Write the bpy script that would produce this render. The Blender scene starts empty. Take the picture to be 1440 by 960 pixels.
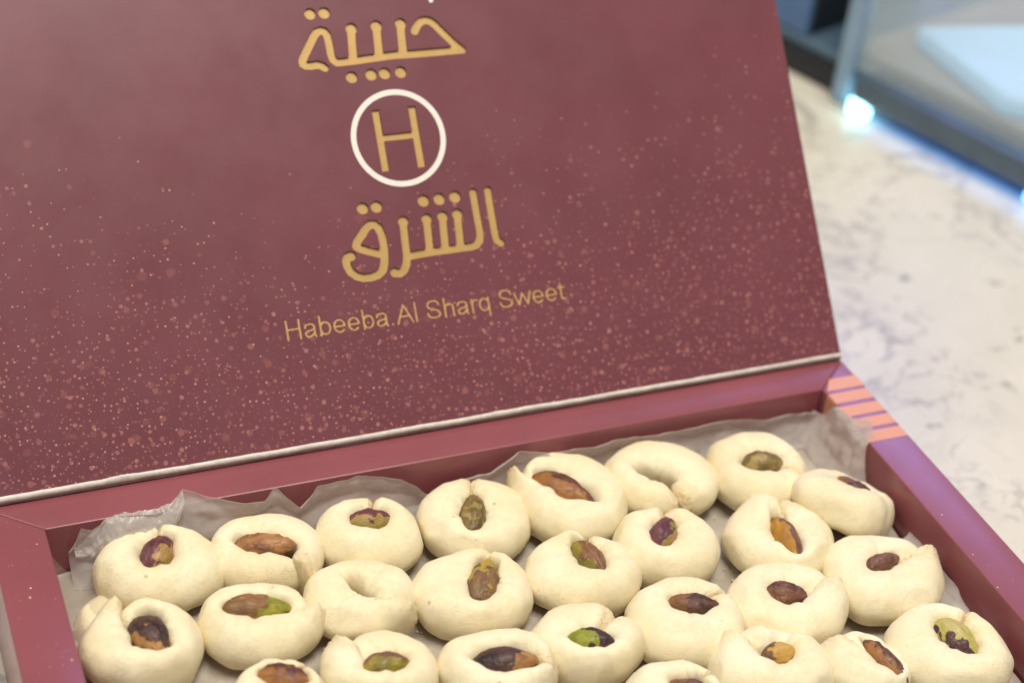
import bpy, bmesh, math, random
import numpy as np
from mathutils import Vector, Matrix, noise

random.seed(7)
SC = bpy.context.scene
COL = SC.collection
MM = 0.001

# ------------------------------------------------------------------ camera
cam_d = bpy.data.cameras.new('camera')
cam = bpy.data.objects.new('camera', cam_d)
COL.objects.link(cam)
R_ = ((0.92491944, -0.36978122, 0.08823759),
      (-0.14530715, -0.55835196, -0.8167796),
      (0.35129739, 0.74263378, -0.57016244))          # image right, image down, view direction
rt, dn, fw = [Vector(v) for v in R_]
m = Matrix((rt, -dn, -fw)).transposed().to_4x4()
m.translation = Vector((-42.2370774, -377.03480834, 328.99521854)) * MM
cam.matrix_world = m
cam_d.sensor_width = 36.0
cam_d.lens = 2446.52 / 1440 * 36.0
cam_d.clip_start = 0.01
cam_d.clip_end = 60
cam_d.dof.use_dof = True
cam_d.dof.focus_distance = 0.492
cam_d.dof.aperture_fstop = 8.0
SC.camera = cam

# ------------------------------------------------------------------ world, lamps, exposure
world = bpy.data.worlds.new('World')
SC.world = world
world.use_nodes = True
bg = world.node_tree.nodes['Background']
bg.inputs['Color'].default_value = (1.0, 0.97, 0.93, 1)
bg.inputs['Strength'].default_value = 0.20


def area_lamp(name, loc, target, sx, sy, power, color):
    d = bpy.data.lights.new(name, 'AREA')
    d.shape = 'RECTANGLE'
    d.size, d.size_y, d.energy, d.color = sx, sy, power, color
    o = bpy.data.objects.new(name, d)
    COL.objects.link(o)
    o.location = loc
    o.rotation_euler = (Vector(target) - Vector(loc)).to_track_quat('-Z', 'Y').to_euler()
    return o


area_lamp('ceiling_lamp', (0.22, -0.26, 1.5), (0.12, -0.02, 0), 0.75, 0.5, 23.5, (1.0, 0.94, 0.83))
area_lamp('ceiling_lamp', (-0.75, 0.35, 1.45), (0.12, 0, 0), 0.7, 0.5, 8.5, (1.0, 0.93, 0.82))
area_lamp('blue_shop_lamp', (1.10, 1.55, 1.22), (0.25, -0.05, 0), 0.95, 0.7, 12.5, (0.31, 0.36, 1.0))

SC.view_settings.view_transform = 'Standard'
SC.view_settings.look = 'None'
SC.view_settings.exposure = 0.0
SC.view_settings.gamma = 1.0
SC.view_settings.use_curve_mapping = False
SC.cycles.max_bounces = 8
SC.cycles.transparent_max_bounces = 12


# ------------------------------------------------------------------ material helpers
class NT:
    def __init__(self, name):
        self.m = bpy.data.materials.new(name)
        self.m.use_nodes = True
        self.t = self.m.node_tree
        self.b = self.t.nodes['Principled BSDF']
        self.out = self.t.nodes['Material Output']

    def n(self, kind, **kw):
        nd = self.t.nodes.new(kind)
        for k, v in kw.items():
            setattr(nd, k, v)
        return nd

    def l(self, a, b):
        self.t.links.new(a, b)

    def setv(self, sock, v):
        if hasattr(v, 'is_output') or isinstance(v, bpy.types.NodeSocket):
            self.l(v, sock)
        else:
            sock.default_value = v

    def math(self, op, a, b=0.0, c=0.0, clamp=False):
        nd = self.n('ShaderNodeMath', operation=op, use_clamp=clamp)
        self.setv(nd.inputs[0], a)
        self.setv(nd.inputs[1], b)
        if op in ('MULTIPLY_ADD', 'SMOOTH_MIN'):
            self.setv(nd.inputs[2], c)
        return nd.outputs[0]

    def coord(self, which='Object'):
        return self.n('ShaderNodeTexCoord').outputs[which]

    def noise(self, vec, scale, detail=3, rough=0.5, dist=0.0):
        nd = self.n('ShaderNodeTexNoise')
        self.l(vec, nd.inputs['Vector'])
        nd.inputs['Scale'].default_value = scale
        nd.inputs['Detail'].default_value = detail
        nd.inputs['Roughness'].default_value = rough
        nd.inputs['Distortion'].default_value = dist
        return nd.outputs[0]

    def ramp(self, fac, stops):
        nd = self.n('ShaderNodeValToRGB')
        cr = nd.color_ramp
        while len(cr.elements) < len(stops):
            cr.elements.new(0.5)
        for e, (p, c) in zip(cr.elements, stops):
            e.position = p
            e.color = (*c, 1) if len(c) == 3 else c
        self.l(fac, nd.inputs[0])
        return nd.outputs[0]

    def smooth(self, x, lo, hi, a=0.0, b=1.0):
        nd = self.n('ShaderNodeMapRange', interpolation_type='SMOOTHSTEP')
        self.setv(nd.inputs[0], x)
        for i, v in enumerate((lo, hi, a, b)):
            self.setv(nd.inputs[i + 1], v)
        return nd.outputs[0]

    def mix(self, f, a, b):
        nd = self.n('ShaderNodeMix', data_type='RGBA')
        self.setv(nd.inputs[0], f)
        self.setv(nd.inputs[6], (*a, 1) if isinstance(a, tuple) and len(a) == 3 else a)
        self.setv(nd.inputs[7], (*b, 1) if isinstance(b, tuple) and len(b) == 3 else b)
        return nd.outputs[2]

    def bump(self, h, strength, dist):
        nd = self.n('ShaderNodeBump')
        nd.inputs['Strength'].default_value = strength
        nd.inputs['Distance'].default_value = dist
        self.l(h, nd.inputs['Height'])
        self.l(nd.outputs[0], self.b.inputs['Normal'])
        return nd.outputs[0]

    def base(self, v):
        self.setv(self.b.inputs['Base Color'], (*v, 1) if isinstance(v, tuple) else v)

    def set(self, **kw):
        names = {'rough': 'Roughness', 'metal': 'Metallic', 'spec': 'Specular IOR Level', 'coat': 'Coat Weight',
                 'coat_rough': 'Coat Roughness', 'sss': 'Subsurface Weight', 'alpha': 'Alpha', 'sheen': 'Sheen Weight'}
        for k, v in kw.items():
            self.setv(self.b.inputs[names[k]], v)


MAROON = (0.255, 0.070, 0.085)


def mat_card(name, col, speckle=False):
    t = NT(name)
    co = t.coord()
    fine = t.noise(co, 2600, 2, 0.6)
    mott = t.noise(co, 22, 4, 0.55)
    c = t.mix(t.smooth(mott, 0.3, 0.7), tuple(x * 0.93 for x in col), tuple(x * 1.07 for x in col))
    rough = t.smooth(t.noise(co, 60, 4, 0.6), 0.25, 0.75, 0.30, 0.39)
    if speckle:
        sep = t.n('ShaderNodeSeparateXYZ')
        t.l(co, sep.inputs[0])
        u, v = sep.outputs[0], sep.outputs[1]
        # printed gold spray: dense towards the hinge, thinning out upwards; its upper limit rises to both sides
        off = t.math('ABSOLUTE', t.math('SUBTRACT', u, 0.105))
        top = t.math('ADD', 0.067, t.math('MULTIPLY', off, 0.24))
        wob = t.math('MULTIPLY', t.math('SUBTRACT', t.noise(co, 26, 2), 0.5), 0.050)
        rel = t.math('DIVIDE', t.math('ADD', v, wob), top)            # 0 hinge .. 1 upper limit
        dens = t.math('POWER', t.smooth(rel, 1.35, 0.0), 1.4)
        for cell, rmax, amp, dk, colr, seed in (
                (1.9, 0.15, 0.78, 0.66, (0.58, 0.28, 0.25), 0.0),
                (2.6, 0.23, 0.62, 0.55, (0.47, 0.20, 0.18), 3.7),
                (4.9, 0.18, 0.44, 0.55, (0.44, 0.16, 0.14), 9.1),
                (8.5, 0.13, 0.24, 0.45, (0.44, 0.16, 0.13), 21.3)):
            mp = t.n('ShaderNodeMapping')
            t.l(co, mp.inputs[0])
            mp.inputs['Location'].default_value = (seed, seed * 1.7, 0)
            k = 1000.0 / cell
            mp.inputs['Scale'].default_value = (k, k, 0.0)
            # a little warp so that the drops are not all perfect discs
            wn = t.n('ShaderNodeTexNoise')
            t.l(co, wn.inputs['Vector'])
            wn.inputs['Scale'].default_value = 900
            vm = t.n('ShaderNodeVectorMath', operation='MULTIPLY_ADD')
            t.l(wn.outputs['Color'], vm.inputs[0])
            vm.inputs[1].default_value = (0.14, 0.14, 0)
            t.l(mp.outputs[0], vm.inputs[2])
            vo = t.n('ShaderNodeTexVoronoi', voronoi_dimensions='2D')
            t.l(vm.outputs[0], vo.inputs['Vector'])
            vo.inputs['Scale'].default_value = 1.0
            sc = t.n('ShaderNodeSeparateColor')
            t.l(vo.outputs['Color'], sc.inputs[0])
            r = t.math('MULTIPLY', t.math('POWER', sc.outputs[0], 1.6), rmax)
            r = t.math('ADD', r, 0.055)
            dot = t.smooth(t.math('SUBTRACT', r, vo.outputs['Distance']), -0.02, 0.05)
            have = t.math('LESS_THAN', sc.outputs[1], t.math('MULTIPLY', dens, dk * 1.35))
            a = t.math('MULTIPLY', t.math('MULTIPLY', dot, have), t.math('MULTIPLY_ADD', sc.outputs[2], amp * 0.8, amp * 0.35))
            c = t.mix(a, c, colr)
    t.base(c)
    t.set(rough=rough, spec=0.5, coat=0.0 if speckle else 0.36, coat_rough=0.24)
    t.bump(fine, 0.05, 0.0002)
    return t.m


M_MAROON = mat_card('maroon_card', MAROON)
M_LINING = mat_card('maroon_speckled_print', (0.172, 0.050, 0.066), True)


def mat_plain(name, col, rough=0.5, metal=0.0, nscale=300, nvar=0.08, bump=0.0, emit=None, es=0.0, **kw):
    t = NT(name)
    co = t.coord()
    n = t.noise(co, nscale, 4, 0.6)
    t.base(t.mix(t.smooth(n, 0.25, 0.75), tuple(x * (1 - nvar) for x in col), tuple(min(1, x * (1 + nvar)) for x in col)))
    t.set(rough=rough, metal=metal, **kw)
    if bump:
        t.bump(n, bump, 0.0004)
    if emit:
        t.b.inputs['Emission Color'].default_value = (*emit, 1)
        t.b.inputs['Emission Strength'].default_value = es
    return t.m


M_GOLD = mat_plain('gold_print', (0.57, 0.365, 0.135), 0.42, 0.25, 500, 0.05)
M_LATIN = mat_plain('pale_gold_print', (0.62, 0.37, 0.155), 0.42, 0.2, 900, 0.16)
M_WHITE = mat_plain('white_print', (0.82, 0.78, 0.72), 0.5, 0, 700, 0.04)
M_RAW = mat_plain('raw_white_board', (0.70, 0.66, 0.60), 0.75, 0, 420, 0.14, 0.4)
M_RAW2 = mat_plain('raw_grey_board', (0.40, 0.33, 0.28), 0.8, 0, 420, 0.16, 0.4)
M_STRIPE = mat_plain('rose_gold_print', (0.68, 0.31, 0.18), 0.45, 0.10, 600, 0.05)


def mat_dough():
    t = NT('pale_dough')
    co = t.coord()
    geo = t.n('ShaderNodeObjectInfo')
    off = t.n('ShaderNodeVectorMath', operation='ADD')
    t.l(co, off.inputs[0])
    t.l(geo.outputs['Random'], off.inputs[1])
    p = off.outputs[0]
    big = t.noise(p, 75, 3, 0.5)
    mid = t.noise(p, 420, 4, 0.6)
    c = t.mix(t.smooth(big, 0.3, 0.72), (0.84, 0.73, 0.475), (0.89, 0.80, 0.575))
    c = t.mix(t.smooth(mid, 0.50, 0.76, 0, 0.26), c, (0.78, 0.61, 0.32))
    # sparse darker flecks and pits
    vo = t.n('ShaderNodeTexVoronoi')
    t.l(p, vo.inputs['Vector'])
    vo.inputs['Scale'].default_value = 150
    sc = t.n('ShaderNodeSeparateColor')
    t.l(vo.outputs['Color'], sc.inputs[0])
    fl = t.math('MULTIPLY', t.smooth(vo.outputs['Distance'], 0.12, 0.05), t.math('LESS_THAN', sc.outputs[0], 0.16))
    c = t.mix(t.math('MULTIPLY', fl, 0.6), c, (0.45, 0.33, 0.14))
    at = t.n('ShaderNodeAttribute', attribute_name='torn')
    c = t.mix(t.math('MULTIPLY', at.outputs['Fac'], 0.45), c, (0.76, 0.55, 0.27))
    t.base(c)
    t.set(rough=0.62, spec=0.32, sss=0.08)
    t.b.inputs['Subsurface Radius'].default_value = (1.0, 0.65, 0.32)
    t.b.inputs['Subsurface Scale'].default_value = 0.0035
    grain = t.noise(p, 1900, 5, 0.75)
    crack = t.noise(p, 520, 6, 0.75, 1.2)
    ck = t.math('MULTIPLY', t.smooth(crack, 0.36, 0.5), t.math('MULTIPLY_ADD', at.outputs['Fac'], 2.6, 0.35))
    h = t.math('ADD', t.math('MULTIPLY', grain, 0.55), ck)
    h = t.math('SUBTRACT', h, t.math('MULTIPLY', fl, 0.8))
    ln = t.noise(p, 170, 4, 0.6, 1.0)
    hair = t.math('MULTIPLY', t.smooth(t.math('ABSOLUTE', t.math('SUBTRACT', ln, 0.5)), 0.020, 0.0), t.smooth(t.noise(p, 85, 2), 0.53, 0.63))
    h = t.math('SUBTRACT', h, t.math('MULTIPLY', hair, 0.9))
    t.bump(h, 0.42, 0.0006)
    return t.m


M_DOUGH = mat_dough()


def mat_nut(name, skin, dark, kern, kern2):
    t = NT(name)
    co = t.coord()
    inf = t.n('ShaderNodeObjectInfo')
    off = t.n('ShaderNodeVectorMath', operation='ADD')
    t.l(co, off.inputs[0])
    t.l(inf.outputs['Random'], off.inputs[1])
    p = off.outputs[0]
    st = t.n('ShaderNodeMapping')
    t.l(p, st.inputs[0])
    st.inputs['Scale'].default_value = (0.42, 1.0, 1.0)
    n1 = t.noise(st.outputs[0], 300, 3, 0.55, 0.5)
    n2 = t.noise(st.outputs[0], 900, 4, 0.65, 0.5)
    sk = t.mix(t.smooth(n1, 0.36, 0.70), skin, dark)
    sk = t.mix(t.smooth(n2, 0.56, 0.72, 0, 0.55), sk, tuple(min(1, x * 2.2) for x in skin))
    ke = t.mix(t.smooth(n1, 0.35, 0.66), kern, kern2)
    ke = t.mix(t.smooth(n2, 0.60, 0.74, 0, 0.6), ke, skin)
    at = t.n('ShaderNodeAttribute', attribute_name='skin')
    f = t.math('ADD', at.outputs['Fac'], t.math('MULTIPLY', t.math('SUBTRACT', n2, 0.5), 0.5))
    t.base(t.mix(t.smooth(f, 0.36, 0.64), ke, sk))
    t.set(rough=t.smooth(n2, 0.3, 0.7, 0.30, 0.52), spec=0.45, coat=0.08, coat_rough=0.2)
    t.bump(t.math('ADD', t.math('MULTIPLY', n1, 0.8), n2), 0.75, 0.0007)
    return t.m


NUTC = {
    'purple': ((0.150, 0.045, 0.052), (0.075, 0.020, 0.028), (0.44, 0.24, 0.085), (0.26, 0.20, 0.045)),
    'tan': ((0.38, 0.175, 0.062), (0.16, 0.065, 0.032), (0.42, 0.20, 0.07), (0.46, 0.27, 0.09)),
    'olive': ((0.22, 0.145, 0.042), (0.105, 0.070, 0.024), (0.38, 0.27, 0.095), (0.26, 0.19, 0.05)),
    'red': ((0.165, 0.056, 0.028), (0.080, 0.025, 0.016), (0.34, 0.15, 0.035), (0.22, 0.08, 0.027)),
    'dark': ((0.130, 0.050, 0.024), (0.028, 0.012, 0.011), (0.24, 0.105, 0.036), (0.16, 0.065, 0.025)),
    'black': ((0.085, 0.036, 0.026), (0.016, 0.009, 0.011), (0.42, 0.225, 0.07), (0.24, 0.09, 0.03)),
    'browngreen': ((0.26, 0.13, 0.045), (0.14, 0.065, 0.028), (0.22, 0.21, 0.028), (0.38, 0.36, 0.045)),
    'yellow': ((0.24, 0.135, 0.052), (0.12, 0.060, 0.030), (0.50, 0.32, 0.03), (0.34, 0.26, 0.05)),
    'greenbrown': ((0.25, 0.12, 0.045), (0.13, 0.058, 0.028), (0.33, 0.25, 0.032), (0.19, 0.16, 0.026)),
    'orange': ((0.190, 0.080, 0.038), (0.10, 0.040, 0.024), (0.50, 0.26, 0.018), (0.34, 0.15, 0.02)),
    'brown': ((0.190, 0.078, 0.044), (0.085, 0.032, 0.022), (0.32, 0.17, 0.09), (0.18, 0.07, 0.04)),
    'green': ((0.055, 0.024, 0.022), (0.022, 0.011, 0.013), (0.30, 0.31, 0.018), (0.20, 0.22, 0.016)),
    'yellowtan': ((0.20, 0.10, 0.036), (0.11, 0.05, 0.02), (0.58, 0.37, 0.09), (0.52, 0.29, 0.06)),
    'cream': ((0.080, 0.030, 0.030), (0.034, 0.014, 0.016), (0.40, 0.39, 0.07), (0.54, 0.43, 0.15)),
}
M_NUT = {k: mat_nut(k + '_pistachio', *v) for k, v in NUTC.items()}


def mat_paper(name, clear, ca, cb):
    t = NT(name)
    co = t.coord()
    n = t.noise(co, 160, 5, 0.6, 0.5)
    t.base(t.mix(t.smooth(n, 0.3, 0.7), ca, cb))
    t.set(rough=t.smooth(n, 0.3, 0.7, 0.18, 0.34), spec=0.6)
    t.bump(n, 0.35, 0.0012)
    tr = t.n('ShaderNodeBsdfTranslucent')
    tr.inputs['Color'].default_value = (0.70, 0.66, 0.61, 1)
    m1 = t.n('ShaderNodeMixShader')
    m1.inputs[0].default_value = 0.38
    t.l(t.b.outputs[0], m1.inputs[1])
    t.l(tr.outputs[0], m1.inputs[2])
    tp = t.n('ShaderNodeBsdfTransparent')
    m2 = t.n('ShaderNodeMixShader')
    m2.inputs[0].default_value = clear
    t.l(m1.outputs[0], m2.inputs[1])
    t.l(tp.outputs[0], m2.inputs[2])
    t.l(m2.outputs[0], t.out.inputs['Surface'])
    return t.m


M_PAPER = mat_paper('wax_paper', 0.28, (0.72, 0.67, 0.645), (0.82, 0.77, 0.75))
M_BASEP = mat_paper('wax_paper_doubled', 0.05, (0.68, 0.60, 0.49), (0.80, 0.73, 0.62))
M_THIN = mat_paper('wax_paper_single', 0.72, (0.58, 0.51, 0.45), (0.70, 0.63, 0.57))


def mat_marble():
    t = NT('marble')
    co = t.coord()
    big = t.noise(co, 9, 5, 0.6, 0.6)
    c = t.mix(t.smooth(big, 0.32, 0.68), (0.62, 0.575, 0.475), (0.72, 0.675, 0.575))
    vein = t.noise(co, 13, 5, 0.62, 1.6)
    v = t.math('ABSOLUTE', t.math('SUBTRACT', vein, 0.5))
    vm = t.math('MULTIPLY', t.smooth(v, 0.030, 0.0), t.smooth(t.noise(co, 11, 2), 0.42, 0.62))
    c = t.mix(t.math('MULTIPLY', vm, 0.65), c, (0.27, 0.25, 0.23))
    vein2 = t.noise(co, 34, 4, 0.6, 1.2)
    v2 = t.math('ABSOLUTE', t.math('SUBTRACT', vein2, 0.5))
    c = t.mix(t.math('MULTIPLY', t.smooth(v2, 0.03, 0.0), t.smooth(t.noise(co, 17, 2), 0.50, 0.64, 0, 0.55)), c, (0.28, 0.265, 0.25))
    spot = t.noise(co, 85, 3, 0.55)
    c = t.mix(t.smooth(spot, 0.62, 0.73, 0, 0.7), c, (0.20, 0.185, 0.17))
    t.base(c)
    t.set(rough=0.28, spec=0.45)
    return t.m


M_MARBLE = mat_marble()


# ------------------------------------------------------------------ object helpers
def link(name, me, mat=None, parent=None):
    o = bpy.data.objects.new(name, me)
    COL.objects.link(o)
    if mat:
        me.materials.append(mat)
    if parent:
        o.parent = parent
    return o


def mesh_of(name, verts, faces, smooth=True):
    me = bpy.data.meshes.new(name)
    me.from_pydata([tuple(c * MM for c in v) for v in verts], [], faces)
    me.validate()
    if smooth:
        me.polygons.foreach_set('use_smooth', [True] * len(me.polygons))
    return me


def empty(name, loc, label, cat, group=None, rot=(0, 0, 0)):
    o = bpy.data.objects.new(name, None)
    COL.objects.link(o)
    o.location = Vector(loc) * MM
    o.rotation_euler = rot
    o.empty_display_size = 0.01
    o['label'], o['category'] = label, cat
    if group:
        o['group'] = group
    return o


def prism(name, poly, z0, z1, mat, parent, bevel=0.5, segs=3):
    """upright prism over a ground polygon (mm), edges rounded"""
    n = len(poly)
    v = [(x, y, z0) for x, y in poly] + [(x, y, z1) for x, y in poly]
    f = [tuple(range(n))[::-1], tuple(range(n, 2 * n))] + [(i, (i + 1) % n, (i + 1) % n + n, i + n) for i in range(n)]
    me = mesh_of(name, v, f, False)
    bm = bmesh.new()
    bm.from_mesh(me)
    bmesh.ops.recalc_face_normals(bm, faces=bm.faces)
    if bevel:
        bmesh.ops.bevel(bm, geom=list(bm.edges), offset=bevel * MM, segments=segs, profile=0.5, affect='EDGES', clamp_overlap=True)
    bm.to_mesh(me)
    bm.free()
    me.polygons.foreach_set('use_smooth', [True] * len(me.polygons))
    try:
        me.set_sharp_from_angle(angle=math.radians(38))
    except Exception:
        pass
    return link(name, me, mat, parent)


def grid_mesh(name, P, mat, parent, closed=False):
    nu, nv = len(P), len(P[0])
    v = [p for row in P for p in row]
    f = []
    for i in range(nu - 1):
        for j in range(nv - 1):
            a = i * nv + j
            f.append((a, a + nv, a + nv + 1, a + 1))
    return link(name, mesh_of(name, v, f), mat, parent)


def fbm(x, y, z, o=3):
    return noise.fractal(Vector((x, y, z)), 0.6, 2.1, o, noise_basis='PERLIN_ORIGINAL')


# ------------------------------------------------------------------ countertop
TOP = -50.0
me = mesh_of('countertop', [(-700, -900, TOP), (1500, -900, TOP), (1500, 1300, TOP), (-700, 1300, TOP),
                            (-700, -900, TOP - 30), (1500, -900, TOP - 30), (1500, 1300, TOP - 30), (-700, 1300, TOP - 30)],
             [(0, 1, 2, 3), (7, 6, 5, 4), (0, 4, 5, 1), (1, 5, 6, 2), (2, 6, 7, 3), (3, 7, 4, 0)], False)
ct = link('countertop', me, M_MARBLE)
ct['kind'] = 'structure'

# ------------------------------------------------------------------ the box
T, TB, W, FR = 15.0, 13.3, 250.0, -205.0
box = empty('sweets_box', (W / 2, FR / 2, TOP), 'open maroon gift box of pastries with gold lettering inside its raised lid', 'box')
BO = Vector((W / 2, FR / 2, TOP))


def bpoly(pts):
    return [(x - BO.x, y - BO.y) for x, y in pts]


Z0 = 0.4
prism('back_wall', bpoly([(0, 0), (W, 0), (W + T, TB), (-T, TB)]), Z0, 50, M_MAROON, box)
prism('left_wall', bpoly([(0, 0), (-T, TB), (-T, FR - T), (0, FR)]), Z0, 50, M_MAROON, box)
rw = prism('right_wall', bpoly([(W, 0), (W, FR), (W + T, FR - T), (W + T, TB)]), Z0, 50, M_MAROON, box)
prism('front_wall', bpoly([(0, FR), (-T, FR - T), (W + T, FR - T), (W, FR)]), Z0, 50, M_MAROON, box)
prism('tray_floor', bpoly([(0.3, -0.3), (W - 0.3, -0.3), (W - 0.3, FR + 0.3), (0.3, FR + 0.3)]), 1, 16, M_MAROON, box, 0)
# rose gold stripes wrapped over the right wall: along the top, down the outer and the inner face
SK = 0.07
for (ya, yb) in ((4.4, -1.4), (-3.0, -8.2), (-10.1, -15.3), (-17.0, -22.0), (-23.8, -28.9)):
    def pt(x, y, z):
        return (x - BO.x, y - BO.y, z - TOP)
    xi = W
    if ya > 0:
        prof_a = [(W + 4.9, 0.06), (W + T + 0.06, 0.06), (W + T + 0.06, -46)]
        prof_b = [(W + 0.9, 0.06), (W + T + 0.06, 0.06), (W + T + 0.06, -46)]
    else:
        prof_a = prof_b = [(W - 0.06, -30), (W - 0.06, -0.45), (W + 0.45, 0.06), (W + T - 0.4, 0.06), (W + T + 0.06, -0.4), (W + T + 0.06, -46)]
    v, f = [], []
    for (x, z) in prof_a:
        v.append(pt(x, ya, z))
    for (x, z) in prof_b:
        v.append(pt(x, yb, z))
    n = len(prof_a)
    for i in range(n - 1):
        f.append((i, n + i, n + i + 1, i + 1))
    me = mesh_of('stripe', v, f, False)
    bm = bmesh.new()
    bm.from_mesh(me)
    bmesh.ops.solidify(bm, geom=list(bm.faces), thickness=0.05 * MM)
    bmesh.ops.recalc_face_normals(bm, faces=bm.faces)
    bm.to_mesh(me)
    bm.free()
    link('stripe', me, M_STRIPE, rw)

# spine behind the back wall and the raw board edge of the hinge
prism('spine', bpoly([(-T, TB + 0.3), (W + T, TB + 0.3), (W + T, TB + 3), (-T, TB + 3)]), Z0, 52, M_MAROON, box, 0.4)


def hinge_strip(name, y0, z0, r, mat, seed, fleck):
    P = []
    n = 420
    for i in range(n + 1):
        x = -T + (W + 2 * T - 0.5) * i / n
        row = []
        k = r * (1 - 0.22 * (x + T) / 280) * (1 + 0.07 * fbm(x * 0.12, seed, 0) + 0.03 * fbm(x * 0.9, seed, 3))
        lift = 0.18 * fbm(x * 0.05, seed, 7)
        for j in range(13):
            a = 2 * math.pi * j / 12
            up = 1.0
            if fleck and math.sin(a) > 0.3:
                for (fx, fw, fh) in fleck:
                    d = (x - fx) / fw
                    if abs(d) < 1:
                        up += fh * (1 - abs(d)) ** 0.8 * (0.7 + 0.5 * fbm(x * 1.7, seed, 9))
            row.append((x - BO.x, y0 + k * 0.75 * math.cos(a) - BO.y, z0 + lift + k * math.sin(a) * up - TOP))
        P.append(row)
    return grid_mesh(name, P, mat, box)


e = hinge_strip('hinge_edge', TB + 0.1, 1.95, 1.05, M_RAW, 2, [(24.5, 6.0, 0.75), (139.5, 3.0, 0.55), (150, 9.0, 0.25)])
e['label'] = 'bare white board edge along the hinge'
e = hinge_strip('hinge_edge', TB + 0.25, 0.62, 0.72, M_RAW2, 5, None)
e['label'] = 'greyish lower ply of the hinge edge'

# ------------------------------------------------------------------ lid with its lettering
PHI = 0.706876
LIDO = Vector((0, TB, 1.824)) - BO + Vector((0, 0, 0))
lid = prism('lid', [(-T, -0.2), (W + T, -0.2), (W + T, 236), (-T, 236)], -3.6, -0.92, M_MAROON, box, 0.5)
lid.location = LIDO * MM
lid.rotation_euler = (math.pi / 2 - PHI, 0, 0)

WORD_TOP = [(1.31,[(104.30,113.71),(103.37,114.45),(102.26,114.88),(100.26,114.74),(98.46,114.90),(97.65,115.56),(97.70,116.59),(98.55,118.08),(102.65,123.96),(103.78,125.11),(105.08,125.39),(106.13,124.97),(106.80,123.87),(106.97,121.44),(106.98,117.71),(107.34,115.98),(108.37,115.04),(110.23,115.00),(114.25,115.09),(118.31,115.31),(123.08,115.54),(127.18,115.70),(131.24,115.54),(138.10,115.46),(144.33,115.44),(149.62,115.37),(146.90,118.09),(144.05,121.55),(141.80,124.42),(140.60,125.45),(139.29,125.83),(137.73,125.62),(136.45,124.66),(135.64,123.60),(135.06,122.65)]),
 (1.39,[(114.73,125.03),(113.79,115.53)]),
 (1.41,[(122.96,125.13),(122.27,115.55)]),
 (1.42,[(130.84,125.13),(130.14,115.90)]),
 (1.85,[(114.74,125.09),(114.73,125.03)]),
 (1.87,[(122.90,125.20),(122.89,125.13)]),
 (1.82,[(130.88,125.33),(130.87,125.26)]),
 (1.82,[(102.52,130.76),(102.55,130.75)]),
 (1.84,[(107.00,130.72),(107.03,130.72)]),
 (1.85,[(112.21,109.97),(112.24,109.97)]),
 (1.86,[(118.56,110.23),(118.59,110.23)]),
 (1.87,[(122.94,110.22),(122.97,110.21)]),
 (1.88,[(128.15,110.12),(128.19,110.12)])]
WORD_LOW = [(1.30,[(149.95,70.04),(149.83,63.08),(149.86,56.11),(150.08,54.14),(151.23,53.15)]),
 (1.30,[(144.97,70.07),(144.96,63.67),(145.05,57.07),(144.50,54.85),(143.08,53.50),(141.20,53.19),(135.77,53.20),(129.30,53.21),(124.99,53.08),(120.69,52.89)]),
 (1.36,[(138.57,63.76),(137.91,53.82)]),
 (1.79,[(138.57,63.76),(138.56,63.69)]),
 (1.35,[(133.64,63.67),(132.85,53.78)]),
 (1.77,[(133.64,63.67),(133.63,63.60)]),
 (1.34,[(128.37,63.49),(127.67,53.28)]),
 (1.76,[(128.37,63.49),(128.36,63.42)]),
 (1.33,[(120.70,63.55),(120.30,57.79),(120.08,53.38),(119.60,50.72),(118.41,48.83),(116.84,47.95),(115.06,48.26)]),
 (1.75,[(120.72,63.68),(120.71,63.61)]),
 (1.59,[(115.31,48.43),(115.37,48.42)]),
 (1.36,[(102.52,55.33),(101.39,55.21),(100.64,54.09),(100.72,52.20),(101.50,50.34),(103.05,48.92),(105.12,48.10),(107.53,47.98),(109.92,48.47),(111.68,49.73),(112.51,51.65),(113.05,54.29),(113.31,57.32),(113.16,60.40),(112.59,62.71),(111.41,63.95),(110.03,64.05),(108.63,63.21),(107.07,61.50),(105.36,59.69),(104.53,58.11),(105.47,57.17),(107.93,56.11),(110.54,55.10),(112.51,54.37)]),
 (1.57,[(102.36,55.22),(102.42,55.21)]),
 (1.90,[(128.28,69.28),(128.31,69.28)]),
 (1.92,[(133.50,69.21),(133.54,69.20)]),
 (1.93,[(138.71,69.28),(138.75,69.28)]),
 (1.86,[(108.51,69.26),(108.55,69.26)]),
 (1.87,[(112.97,69.20),(113.01,69.19)])]


def arc(cx, cy, rx, ry, a0, a1, n=22):
    return [(cx + rx * math.cos(math.radians(a0 + (a1 - a0) * i / n)), cy + ry * math.sin(math.radians(a0 + (a1 - a0) * i / n))) for i in range(n + 1)]


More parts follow.
